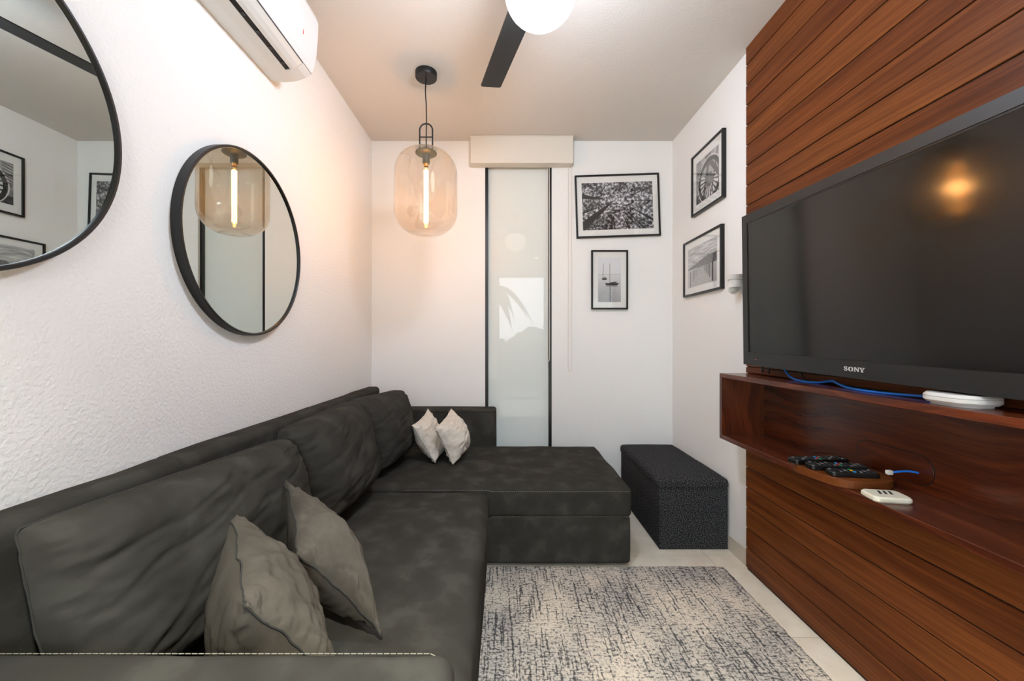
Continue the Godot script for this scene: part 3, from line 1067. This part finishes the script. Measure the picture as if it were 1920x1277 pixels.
func build_shelf_things() -> void:
	var top: float = SHELF[3]
	var low: float = SHELF[2] + 0.021
	# router
	var r := thing("network_router", "flat white router on the top board under the television", "router", Vector3(1.145, top, -0.995))
	var st := flat()
	slab(st, rrect(0.112, 0.132, 0.048, 10), Transform3D(Basis(Vector3.RIGHT, Vector3.FORWARD, Vector3.UP), Vector3(1.138, top + 0.006, -0.995)), 0.024, 0.006)
	var body := ob("casing", done(st), M.white_plastic, r)
	st = flat()
	slab(st, rrect(0.085, 0.10, 0.03, 8), Transform3D(Basis(Vector3.RIGHT, Vector3.FORWARD, Vector3.UP), Vector3(1.138, top, -0.995)), 0.008, 0.001)
	ob("base", done(st), M.white_plastic, r)
	st = flat()
	slab(st, rrect(0.1125, 0.1325, 0.048, 10), Transform3D(Basis(Vector3.RIGHT, Vector3.FORWARD, Vector3.UP), Vector3(1.138, top + 0.021, -0.995)), 0.0008, 0.0001)
	ob("seam", done(st), M.button_grey, body)
	# network lead lying on the top board
	var y := top + 0.0035
	var lead := thing("network_cable", "bright blue network cable lying under the television", "cable", Vector3(1.16, top, -1.3))
	ob("cord", tube(curve([V(1.175, y + 0.05, 1.69), V(1.168, y + 0.012, 1.64), V(1.163, y, 1.58), V(1.17, y, 1.50), V(1.178, y + 0.012, 1.44), V(1.165, y + 0.008, 1.40), V(1.15, y, 1.34), V(1.135, y, 1.27), V(1.14, y, 1.20), V(1.155, y + 0.002, 1.14), V(1.16, y + 0.006, 1.085), V(1.15, y + 0.016, 1.062)], 8), 0.0042, 8), M.blue_cable, lead)
	ob("plug", rbox(Vector3(1.1445, y + 0.0115, -1.078), Vector3(1.1555, y + 0.0205, -1.058), 0.002), M.white_cord, lead)
	var bc := ob("power_cable", tube(curve([V(1.190, y + 0.05, 1.62), V(1.187, y + 0.005, 1.58), V(1.189, y, 1.53), V(1.193, y + 0.002, 1.44), V(1.192, y, 1.30), V(1.193, y, 1.10), V(1.186, y + 0.03, 1.05)], 8), 0.0028, 8), M.black_cable)
	tag(bc, "thin black cable lying behind the blue one on the shelf", "cable")

	# loose round-ended board on the lower shelf carrying the remotes
	st = flat()
	slab(st, rrect(0.215, 0.262, 0.09, 12), Transform3D(Basis(Vector3.RIGHT, Vector3.FORWARD, Vector3.UP), Vector3.ZERO), 0.026, 0.002)
	var tr := ob("wooden_board", done(st), M.plank_wood_0)
	tr.position = Vector3(1.138, low, -1.36)
	tr.rotation.y = deg_to_rad(8)
	tag(tr, "loose round-cornered wooden board on the lower shelf under three remotes", "board")
	var by := low + 0.026
	remote("remote_control", "longest black remote control at the far edge of the wooden board", Vector3(1.12, by, -1.428), 3.0, 0.20, 0.046, 0.017, 11)
	remote("remote_control_001", "black remote control with silver edge between two others", Vector3(1.122, by, -1.352), -10.0, 0.175, 0.046, 0.018, 10)
	remote("remote_control_002", "smallest black remote control at the near edge of the board", Vector3(1.122, by, -1.290), -8.0, 0.14, 0.044, 0.016, 7)
	# white remote of the air conditioner
	var w := thing("white_remote", "cream white remote control on the bare lower shelf", "remote", Vector3(1.112, low, -1.165), "", true)
	w.rotation.y = deg_to_rad(-10)
	st = flat()
	slab(st, rrect(0.098, 0.070, 0.014, 6), Transform3D(Basis(Vector3.RIGHT, Vector3.FORWARD, Vector3.UP), Vector3.ZERO), 0.0165, 0.0045)
	ob("casing", done(st), M.cream_plastic, w)
	for k in 3:
		st = flat()
		prism(st, PackedVector2Array([Vector2(-0.003, 0), Vector2(0.003, 0), Vector2(0.003, 0.0012), Vector2(-0.003, 0.0012)]), Transform3D(Basis(Vector3.UP, -0.35) , Vector3(-0.006 + k * 0.014, 0.0158, -0.022)), 0.030)
		ob("button", done(st), M.button_dark, w)
	# loose plug and lead from the hatch
	var p := thing("loose_network_lead", "short blue lead with clear plug poking out of the hatch", "cable", Vector3(1.24, low, -1.24))
	ob("cord", tube(curve([V(1.276, 0.731, 1.228), V(1.255, 0.734, 1.236), V(1.232, 0.731, 1.244), V(1.212, 0.726, 1.25)], 6), 0.0032, 8), M.blue_cable, p)
	ob("plug", rbox(Vector3(1.196, 0.719, -1.2575), Vector3(1.213, 0.7325, -1.2445), 0.003), M.white_cord, p)


func remote(called: String, label: String, at: Vector3, turn: float, l: float, w: float, h: float, rows: int) -> void:
	# local x runs along the remote
	var t := thing(called, label, "remote", at, "black remotes on the wooden board", true)
	t.rotation.y = deg_to_rad(turn)
	var st := flat()
	slab(st, rrect(l, w, 0.010, 5), Transform3D(Basis(Vector3.RIGHT, Vector3.FORWARD, Vector3.UP), Vector3.ZERO), h, 0.003)
	ob("casing", done(st), M.remote_black, t)
	var cols := ["button_yellow", "button_cyan", "button_red", "button_green"]
	for i in rows:
		for j in 3:
			var x := lerpf(-l * 0.42, l * 0.40, float(i) / (rows - 1))
			var z := (j - 1) * 0.0125
			var m: Material = M.button_dark
			if i == rows / 2:
				m = M[cols[(j + i) % 4]]
			elif (i + j) % 3 == 0:
				m = M.button_grey
			st = flat()
			slab(st, rrect(0.0075, 0.0085, 0.002, 2), Transform3D(Basis(Vector3.RIGHT, Vector3.FORWARD, Vector3.UP), Vector3(x, h - 0.0005, z)), 0.0024, 0.0005)
			ob("button", done(st), m, t)


func build_mirrors() -> void:
	var list := [
		["wall_mirror", "large round black-framed mirror nearest the viewer", 0.64, 1.60, 0.347],
		["wall_mirror_001", "round black-framed mirror that shows the pendant lamp", 1.503, 1.50, 0.341],
	]
	for e in list:
		var r: float = e[4]
		var t := thing(e[0], e[1], "mirror", Vector3(XL, e[3], -e[2]), "round mirrors above the sofa", true)
		t.rotation.z = deg_to_rad(-90)      # turned profile faces the room (+x)
		ob("frame", lathe([Vector2(r - 0.009, 0.020), Vector2(r - 0.009, 0.030), Vector2(r - 0.007, 0.032), Vector2(r - 0.002, 0.032), Vector2(r, 0.030), Vector2(r, 0.001), Vector2(r - 0.012, 0.001)], Vector3.ZERO, 96), M.black_metal, t)
		ob("glass", lathe([Vector2(r - 0.0085, 0.012), Vector2(r - 0.0085, 0.0245), Vector2(0.0, 0.0245)], Vector3.ZERO, 96), M.mirror_glass, t)
		ob("backing", lathe([Vector2(r - 0.012, 0.002), Vector2(r - 0.012, 0.0115), Vector2(0.0, 0.0115)], Vector3.ZERO, 64), M.black_metal, t)


func framed(called: String, label: String, at: Vector3, yaw: float, roll: float, w: float, h: float, tex: Texture2D, margin: Vector2, group: String) -> void:
	var t := thing(called, label, "picture", at, group, true)
	t.basis = Basis(Vector3.UP, yaw) * Basis(Vector3.BACK, roll)
	var b := 0.0115
	var dp := 0.022
	var st := flat()
	var o := Vector2(w / 2, h / 2)
	var i := o - Vector2(b, b)
	var sx := [-1, 1, 1, -1]
	var sy := [-1, -1, 1, 1]
	for k in 4:
		var l := (k + 1) % 4
		var oa := Vector3(o.x * sx[k], o.y * sy[k], 0)
		var ob2 := Vector3(o.x * sx[l], o.y * sy[l], 0)
		var ia := Vector3(i.x * sx[k], i.y * sy[k], 0)
		var ib := Vector3(i.x * sx[l], i.y * sy[l], 0)
		var z := Vector3(0, 0, dp)
		var out := (oa + ob2) / 2
		quad(st, oa + z, ob2 + z, ib + z, ia + z, Vector3.BACK)
		quad(st, oa, ob2, ob2 + z, oa + z, out)
		quad(st, ia + z * 0.5, ib + z * 0.5, ib + z, ia + z, -out)
	ob("frame", done(st), M.black_frame, t)
	ob("mat_board", box(Vector3(-i.x, -i.y, 0.002), Vector3(i.x, i.y, 0.0125)), M.mat_board, t)
	var m := mat(called + "_print", Color(1, 1, 1), 0.7)
	m.albedo_texture = tex
	st = flat()
	var q := i - margin
	quad(st, Vector3(-q.x, -q.y, 0.0128), Vector3(q.x, -q.y, 0.0128), Vector3(q.x, q.y, 0.0128), Vector3(-q.x, q.y, 0.0128), Vector3.BACK)
	ob("print", done(st), m, t)
	ob("glazing", box(Vector3(-i.x, -i.y, 0.0155), Vector3(i.x, i.y, 0.0175)), M.clear_glass, t)


func grey(v: float) -> Color:
	return Color(v, v, v)


func build_pictures() -> void:
	var n := fast(1.0, 81, 4)
	var n2 := fast(1.0, 82, 3)
	var trunks := [[Vector2(-0.02, 0.95), Vector2(0.43, 0.41), 0.062, 0.006], [Vector2(-0.02, 0.28), Vector2(0.27, 0.34), 0.034, 0.010], [Vector2(-0.02, 0.64), Vector2(0.22, 0.53), 0.016, 0.004], [Vector2(0.88, 1.0), Vector2(0.60, 0.58), 0.014, 0.004], [Vector2(1.0, 0.82), Vector2(0.64, 0.50), 0.016, 0.004], [Vector2(1.0, 0.10), Vector2(0.72, 0.27), 0.012, 0.004], [Vector2(0.66, 1.0), Vector2(0.57, 0.70), 0.010, 0.003], [Vector2(0.41, 1.0), Vector2(0.41, 0.68), 0.010, 0.004], [Vector2(1.0, 0.41), Vector2(0.7, 0.40), 0.008, 0.003]]
	var forest := picture(480, 310, func(u: float, v: float) -> Color:
		var p := Vector2(u, v)
		var d := p - Vector2(0.53, 0.40)
		var r := d.length()
		var a := atan2(d.y, d.x)
		var leaf := n.get_noise_2d(u * 20.0, v * 13.0) * 0.8 + n2.get_noise_2d(u * 60.0, v * 39.0) * 0.45
		var arms := sin(a * 7.0 + n.get_noise_2d(r * 6.0, a) * 4.0) * 0.16
		var sky := 0.38 + leaf * 0.95 - arms * smoothstep(0.05, 0.3, r) + 0.38 * exp(-r * 7.5)
		var val := clampf(sky, 0.05, 0.92)
		for t in trunks:
			var k := near_line(p * Vector2(1.0, 0.65), t[0] * Vector2(1.0, 0.65), t[1] * Vector2(1.0, 0.65))
			if k.x < lerpf(t[2], t[3], k.y):
				val = 0.05
		return Color(val, val, val * 1.03))
	framed("framed_picture", "framed forest canopy photograph, widest on the end wall", Vector3(0.816, 2.122, ZF), 0.0, deg_to_rad(1.9), 0.612, 0.456, forest, Vector2(0.037, 0.045), "framed black and white photographs")

	var boats := picture(256, 420, func(u: float, v: float) -> Color:
		var val := 0.86 + 0.05 * (0.4 - v)
		if v > 0.37:
			val = 0.84 - 0.34 * (v - 0.37) + 0.03 * n.get_noise_2d(u * 4.0, v * 60.0)
			if v < 0.385:
				val -= 0.07
		var ink := 0.0
		if absf(u - 0.24) < 0.006 and v > 0.12 and v < 0.5:
			ink = 0.55
		if near_line(Vector2(u, v), Vector2(0.17, 0.5), Vector2(0.24, 0.13)).x < 0.005:
			ink = 0.35
		if absf(u - 0.52) < 0.008 and v > 0.13 and v < 0.60:
			ink = 0.8
		if v > 0.465 and v < 0.505 and absf(u - 0.28) < 0.12 - (v - 0.465) * 1.0:
			ink = 0.8
		if v > 0.44 and v < 0.466 and absf(u - 0.29) < 0.06:
			ink = 0.55
		if v > 0.572 and v < 0.622 and u > 0.30 + (v - 0.572) * 1.2 and u < 0.93 - (v - 0.572) * 2.0:
			ink = 0.92
		if near_line(Vector2(u, v), Vector2(0.52, 0.57), Vector2(0.8, 0.55)).x < 0.012:
			ink = 0.75
		if v > 0.622 and absf(u - 0.53 + 0.02 * sin(v * 90.0)) < 0.022:
			ink = 0.45
		if v > 0.622 and v < 0.65 and absf(u - 0.6) < 0.25:
			ink = maxf(ink, 0.3)
		val = lerpf(val, 0.06, ink)
		return Color(val * 0.985, val * 0.995, val * 1.01))
	framed("framed_picture_001", "narrow upright framed photograph of two sailing boats", Vector3(0.757, 1.582, ZF), 0.0, 0.0, 0.266, 0.431, boats, Vector2(0.038, 0.042), "framed black and white photographs")

	var wheel := picture(320, 330, func(u: float, v: float) -> Color:
		var val := 0.62 + 0.2 * n.get_noise_2d(u * 3.0, v * 3.0)
		val -= 0.25 * smoothstep(0.45, 1.0, v)
		var c := Vector2(0.60, 0.60)
		var p := Vector2(u, v)
		var r := (p - c).length()
		var a := atan2(p.y - c.y, p.x - c.x)
		if r < 0.42 and v > 0.45:
			val = 0.30 if absf(sin(a * 11.0)) < 0.62 else 0.86
		if r < 0.16:
			val = 0.40
		for e in [[Vector2(0.35, 0.95), Vector2(0.62, 0.0), 0.055], [Vector2(0.45, 0.0), Vector2(1.0, 0.62), 0.055], [Vector2(0.0, 0.30), Vector2(0.60, 0.22), 0.03], [Vector2(0.7, 0.9), Vector2(0.95, 0.05), 0.025], [Vector2(0.05, 0.55), Vector2(0.5, 0.12), 0.025]]:
			if near_line(p, e[0], e[1]).x < e[2]:
				val = 0.30 + 0.05 * n2.get_noise_2d(u * 30, v * 30)
		if absf(r - 0.45) < 0.045:
			val = 0.08
		if absf(r - 0.52) < 0.012:
			val = 0.85
		if v > 0.80 and r > 0.53:
			val = 0.16 + 0.1 * n.get_noise_2d(u * 20, v * 40)
		if u < 0.22 and v < 0.5 and sin(v * 90.0 + u * 20.0) > 0.4:
			val = 0.3
		return grey(val))
	framed("framed_picture_002", "square framed photograph of a spoked wheel on the side wall", Vector3(XR, 2.126, -2.392), -PI / 2, 0.0, 0.374, 0.384, wheel, Vector2(0.042, 0.05), "framed black and white photographs")

	var posts := []
	for k in 7:
		var s := pow(k / 6.0, 0.7)
		posts.append([lerpf(0.10, 0.44, s), lerpf(0.60, 0.545, s), lerpf(0.98, 0.60, s), lerpf(0.016, 0.004, s)])
		posts.append([lerpf(0.86, 0.56, s), lerpf(0.52, 0.54, s), lerpf(0.98, 0.60, s), lerpf(0.026, 0.005, s)])
	var pier := picture(420, 300, func(u: float, v: float) -> Color:
		var val := 0.70 + 0.30 * n.get_noise_2d(u * 2.2, v * 16.0 + n2.get_noise_2d(u * 2.0, v * 2.0))
		var ridge := 0.50 - 0.17 * u - 0.04 * n2.get_noise_2d(u * 9.0, 2.0) - 0.05 * exp(-pow((u - 0.62) * 5.0, 2))
		if v > ridge:
			val = 0.36 + 0.12 * n.get_noise_2d(u * 14.0, v * 14.0)
		if v > 0.545:
			val = 0.74 - 0.1 * (v - 0.5) + 0.03 * n.get_noise_2d(u * 4.0, v * 50.0)
		var half := lerpf(0.05, 0.30, (v - 0.55) / 0.45)
		if v > 0.55 and absf(u - 0.5) < half:
			var depth := 1.0 / maxf(v - 0.50, 0.01)
			val = 0.66 + 0.07 * signf(sin(depth * 22.0)) + 0.05 * n2.get_noise_2d(u * 30.0, v * 8.0)
			if absf(absf(u - 0.5) - half) < 0.008:
				val = 0.34
		for e in posts:
			if absf(u - e[0]) < e[3] and v > e[1] and v < e[2]:
				val = 0.22
		return grey(val))
	framed("framed_picture_003", "framed photograph of a wooden pier on the side wall", Vector3(XR, 1.611, -2.459), -PI / 2, 0.0, 0.474, 0.362, pier, Vector2(0.045, 0.042), "framed black and white photographs")


func build_air_conditioner() -> void:
	var zf := -1.668
	var zn := -0.84
	var t := thing("air_conditioner", "white split air conditioner high above the mirrors", "air conditioner", Vector3(XL, 2.22, (zf + zn) / 2))
	# cross-section: distance from the wall, height
	var low := [Vector2(0.001, 2.225), Vector2(0.06, 2.219), Vector2(0.097, 2.222)]
	var outer := [Vector2(0.170, 2.254), Vector2(0.182, 2.285), Vector2(0.190, 2.33), Vector2(0.196, 2.40), Vector2(0.198, 2.463), Vector2(0.190, 2.487), Vector2(0.17, 2.50), Vector2(0.001, 2.50)]
	var recess := [Vector2(0.100, 2.245), Vector2(0.150, 2.262), Vector2(0.166, 2.262)]
	var closed := [Vector2(0.115, 2.226), Vector2(0.145, 2.237)]
	var tf := Transform3D(Basis(), Vector3(XL, 0, 0))
	var poly := PackedVector2Array(low + recess + outer)
	var full := PackedVector2Array(low + closed + outer)
	var st := flat()
	tf.origin.z = zf + 0.07
	prism(st, poly, tf, zn - zf - 0.14)
	tf.origin.z = zf + 0.004
	prism(st, full, tf, 0.066)
	tf.origin.z = zn - 0.07
	prism(st, full, tf, 0.066)
	for z in [zf, zn - 0.004]:
		tf.origin.z = z
		var small := PackedVector2Array()
		for p in full:
			small.append(Vector2(0.001 + (p.x - 0.001) * 0.985, 2.36 + (p.y - 2.36) * 0.985))
		prism(st, small, tf, 0.004)
	var body := ob("casing", done(st), M.white_plastic, t)
	# swing flap across the outlet
	st = flat()
	tf.origin.z = zf + 0.073
	prism(st, PackedVector2Array([Vector2(0.119, 2.2255), Vector2(0.133, 2.2295), Vector2(0.15, 2.2385), Vector2(0.1665, 2.2505), Vector2(0.164, 2.2535), Vector2(0.148, 2.2425), Vector2(0.132, 2.2335), Vector2(0.119, 2.2295)]), tf, zn - zf - 0.146)
	ob("flap", done(st), M.white_plastic, t)
	# dark outlet with its vanes
	st = flat()
	tf.origin.z = zf + 0.0705
	prism(st, PackedVector2Array([Vector2(0.0976, 2.2265), Vector2(0.1182, 2.2325), Vector2(0.155, 2.258), Vector2(0.155, 2.2605), Vector2(0.1005, 2.2445)]), tf, zn - zf - 0.141)
	ob("outlet", done(st), M.plastic_gap, t)
	for k in 9:
		ob("vane", rbox(Vector3(XL + 0.101, 2.2265, zf + 0.10 + k * 0.078), Vector3(XL + 0.113, 2.2315, zf + 0.116 + k * 0.078), 0.0012), M.button_dark, t)
	# front panel seam and lamp
	ob("panel_seam", tube([Vector3(XL + 0.1694, 2.2535, zf + 0.005), Vector3(XL + 0.1694, 2.2535, zn - 0.005)], 0.0012, 5), M.button_grey, body)
	ob("status_light", rbox(Vector3(XL + 0.1905, 2.335, -1.555), Vector3(XL + 0.1925, 2.353, -1.551), 0.0008), M.red_led, body)


func build_fan() -> void:
	var at := Vector3(0.115, 0, -1.30)
	var t := thing("ceiling_fan", "black three-blade ceiling fan with a glowing white globe", "ceiling fan", Vector3(at.x, HC, at.z))
	ob("canopy", lathe([Vector2(0.0, 2.535), Vector2(0.03, 2.535), Vector2(0.055, 2.56), Vector2(0.062, 2.599)], at, 32), M.black_metal, t)
	ob("rod", tube([at + Vector3(0, 2.54, 0), at + Vector3(0, 2.44, 0)], 0.012, 12), M.black_metal, t)
	ob("motor_housing", lathe([Vector2(0.0, 2.44), Vector2(0.04, 2.44), Vector2(0.095, 2.425), Vector2(0.105, 2.40), Vector2(0.105, 2.37), Vector2(0.09, 2.352), Vector2(0.0, 2.352)].map(func(p): return p), at, 40), M.black_metal, t)
	for k in 3:
		var a := deg_to_rad(16.5 + 120.0 * k)          # from straight ahead, towards the sofa wall
		var dir := Vector3(-sin(a), 0, -cos(a))
		var side := Vector3.UP.cross(dir)
		var st := flat()
		var tilt := -0.12
		var b := Basis(dir, (side + Vector3.UP * tilt).normalized(), dir.cross((side + Vector3.UP * tilt).normalized()))
		slab(st, rrect(0.575, 0.100, 0.010, 4), Transform3D(b, at + Vector3(0, 2.368, 0) + dir * (0.085 + 0.2875)), 0.006, 0.0015)
		var bl := ob("blade", done(st), M.blade_black, t)
		ob("blade_iron", tube([at + Vector3(0, 2.376, 0) + dir * 0.08, at + Vector3(0, 2.376, 0) + dir * 0.17], 0.012, 8), M.black_metal, bl)
	var prof := []
	for i in 17:
		var an := -PI / 2 + (PI * 0.86) * i / 16.0
		prof.append(Vector2(0.118 * cos(an), 2.280 + 0.108 * sin(an)))
	prof.append(Vector2(0.04, 2.352))
	ob("globe_light", lathe(prof, at, 40), M.globe_glow, t)
	omni(at + Vector3(0, 2.28, 0) - t.position, Color(0.88, 0.93, 1.0), 0.95, 0.10, t, "globe_lamp")


func build_pendant() -> void:
	var at := Vector3(-0.433, 0, -2.17)
	var t := thing("pendant_lamp", "amber glass pendant lamp hanging on a black cord", "pendant lamp", Vector3(at.x, HC, at.z))
	ob("canopy", lathe([Vector2(0.0, 2.568), Vector2(0.056, 2.568), Vector2(0.0585, 2.571), Vector2(0.0585, 2.599)], at, 40), M.black_metal, t)
	ob("cord", tube(curve([at + Vector3(0, 2.57, 0), at + Vector3(-0.004, 2.50, 0), at + Vector3(0.001, 2.42, 0.002), at + Vector3(0.002, 2.32, 0), at + Vector3(0.0, 2.19, 0)], 8), 0.0034, 8), M.black_metal, t)
	# bail: upright loop with a cross bar
	var path := []
	for i in 13:
		var a := PI * i / 12.0
		path.append(at + Vector3(0.035 * cos(a), 2.286 + 0.035 * sin(a), 0))
	path.append(at + Vector3(-0.035, 2.205, 0))
	for i in 6:
		var a := PI + PI / 2 * i / 5.0
		path.append(at + Vector3(-0.020 + 0.015 * cos(a), 2.19 + 0.015 * sin(a), 0))
	for i in 6:
		var a := -PI / 2 + PI / 2 * i / 5.0
		path.append(at + Vector3(0.020 + 0.015 * cos(a), 2.19 + 0.015 * sin(a), 0))
	path.append(at + Vector3(0.035, 2.205, 0))
	var bail := ob("bail", tube(path, 0.0042, 8, true), M.black_metal, t)
	ob("cross_bar", tube([at + Vector3(-0.035, 2.248, 0), at + Vector3(0.035, 2.248, 0)], 0.0032, 8), M.black_metal, bail)
	# blown glass, 3 mm thick
	var R := 0.170
	var yb := 1.716
	var yt := 2.176
	var cr := 0.128
	var outer := []
	outer.append(Vector2(0.0, yb + 0.004))
	outer.append(Vector2(0.022, yb + 0.001))
	for i in 11:
		var a := -PI / 2 + PI / 2 * i / 10.0
		outer.append(Vector2(R - cr + cr * cos(a), yb + cr + cr * sin(a)))
	for i in 11:
		var a := PI / 2 * i / 10.0
		outer.append(Vector2(R - cr + cr * cos(a), yt - cr + cr * sin(a)))
	outer.append(Vector2(0.03, yt + 0.001))
	var inner := []
	for p in outer:
		var c := Vector2(0, clampf(p.y, yb + cr, yt - cr))
		var d: Vector2 = p - c
		inner.append(c + d * (1.0 - 0.003 / d.length()))
	inner.reverse()
	ob("glass_shade", lathe(outer + inner, at, 72), M.amber_glass, t)
	ob("shade_cap", lathe([Vector2(0.0, 2.150), Vector2(0.050, 2.152), Vector2(0.058, 2.158), Vector2(0.058, 2.163), Vector2(0.024, 2.171), Vector2(0.024, 2.182), Vector2(0.0, 2.184)], at, 40), M.black_metal, t)
	ob("socket", lathe([Vector2(0.0, 2.104), Vector2(0.0185, 2.104), Vector2(0.0195, 2.108), Vector2(0.0195, 2.151)], at, 28), M.black_metal, t)
	# tubular filament bulb
	var bulb := ob("bulb", lathe([Vector2(0.0, 1.752), Vector2(0.008, 1.754), Vector2(0.014, 1.762), Vector2(0.016, 1.775), Vector2(0.016, 2.07), Vector2(0.0125, 2.09)], at, 24), M.clear_glass, t)
	ob("bulb_base", lathe([Vector2(0.0125, 2.088), Vector2(0.0135, 2.092), Vector2(0.0135, 2.106)], at, 20), M.brass, bulb)
	var fil := []
	for k in 6:
		var a := TAU * k / 6.0
		var r := 0.0105
		fil.append(tube([at + Vector3(r * cos(a), 1.785, r * sin(a)), at + Vector3(r * cos(a + 0.5), 2.065, r * sin(a + 0.5))], 0.0032, 6))
	fil.append(tube([at + Vector3(0, 1.775, 0), at + Vector3(0, 2.07, 0)], 0.004, 6))
	ob("filament", join(fil), M.bulb_glow, bulb)
	omni(at + Vector3(0, 1.925, 0) - t.position, Color(1.0, 0.72, 0.42), 0.115, 0.01, t, "bulb_light")


func build_downlights() -> void:
	var list := [Vector3(0.10, HC, 0.22), Vector3(0.55, HC, 1.15), Vector3(-0.45, HC, 1.05)]  # last two are unseen lamps added to light the closed room
	var names := ["ceiling light mirrored as a spark in the window", "ceiling light added out of view nearest the cladding by the glazed door", "ceiling light added out of view nearest the sofa wall by the glazed door"]
	for k in 3:
		var t := thing("downlight" if k == 0 else "downlight_%03d" % k, "small round recessed " + names[k], "ceiling light", list[k], "recessed ceiling lights", true)
		ob("trim_ring", lathe([Vector2(0.040, -0.004), Vector2(0.052, -0.004), Vector2(0.054, -0.001)], Vector3.ZERO, 32), M.white_plastic, t)
		ob("lamp_lens", lathe([Vector2(0.0, -0.0025), Vector2(0.040, -0.0025), Vector2(0.041, -0.001)], Vector3.ZERO, 32), M.downlight_glow, t)
		var l := SpotLight3D.new()
		l.name = "downlight_lamp"
		l.light_color = Color(0.99, 1.0, 0.94)
		l.light_energy = [10.5, 3.5, 3.5][k]
		l.light_size = 0.04
		l.spot_range = 12.0
		l.spot_attenuation = 2.0
		l.spot_angle = 49.0  # beam narrowed to brighten the near sofa arm more than the wall
		l.spot_angle_attenuation = 1.0
		l.shadow_enabled = true
		t.add_child(l)
		l.position = Vector3(0, -0.012, 0)
		l.rotation.x = -PI / 2


func build_sensor() -> void:
	# white plug-in motion light beside the television
	var at := Vector3(1.180, 0.0, -2.05)
	var t := thing("motion_light", "small white motion sensor light beside the television edge", "sensor light", Vector3(XR, 1.44, at.z))
	ob("wall_plate", rbox(Vector3(1.206, 1.395, -2.09), Vector3(1.2215, 1.485, -2.01), 0.006), M.white_plastic, t)
	ob("hood", lathe([Vector2(0.0, 1.478), Vector2(0.040, 1.476), Vector2(0.034, 1.452), Vector2(0.030, 1.450), Vector2(0.030, 1.412), Vector2(0.0, 1.410)].duplicate(), at, 32), M.white_plastic, t)
	ob("neck", tube([at + Vector3(0.010, 1.43, 0), at + Vector3(0.030, 1.43, 0)], 0.016, 12), M.white_plastic, t)
	var prof := []
	for i in 13:
		var a := -PI / 2 + PI * 0.75 * i / 12.0
		prof.append(Vector2(0.025 * cos(a), 1.402 + 0.025 * sin(a)))
	ob("lens_ball", lathe(prof, at + Vector3(-0.006, 0, 0), 24), M.lens_plastic, t)
	ob("inner_reflector", lathe([Vector2(0.0, 1.384), Vector2(0.012, 1.390), Vector2(0.018, 1.408), Vector2(0.0, 1.4105)], at + Vector3(-0.006, 0, 0), 20), M.logo_silver, t)
	ob("wire", tube(curve([Vector3(1.216, 1.398, -2.05), Vector3(1.216, 1.375, -2.045), Vector3(1.217, 1.372, -2.02), Vector3(1.217, 1.378, -1.992)], 6), 0.0018, 6), M.white_cord, t)
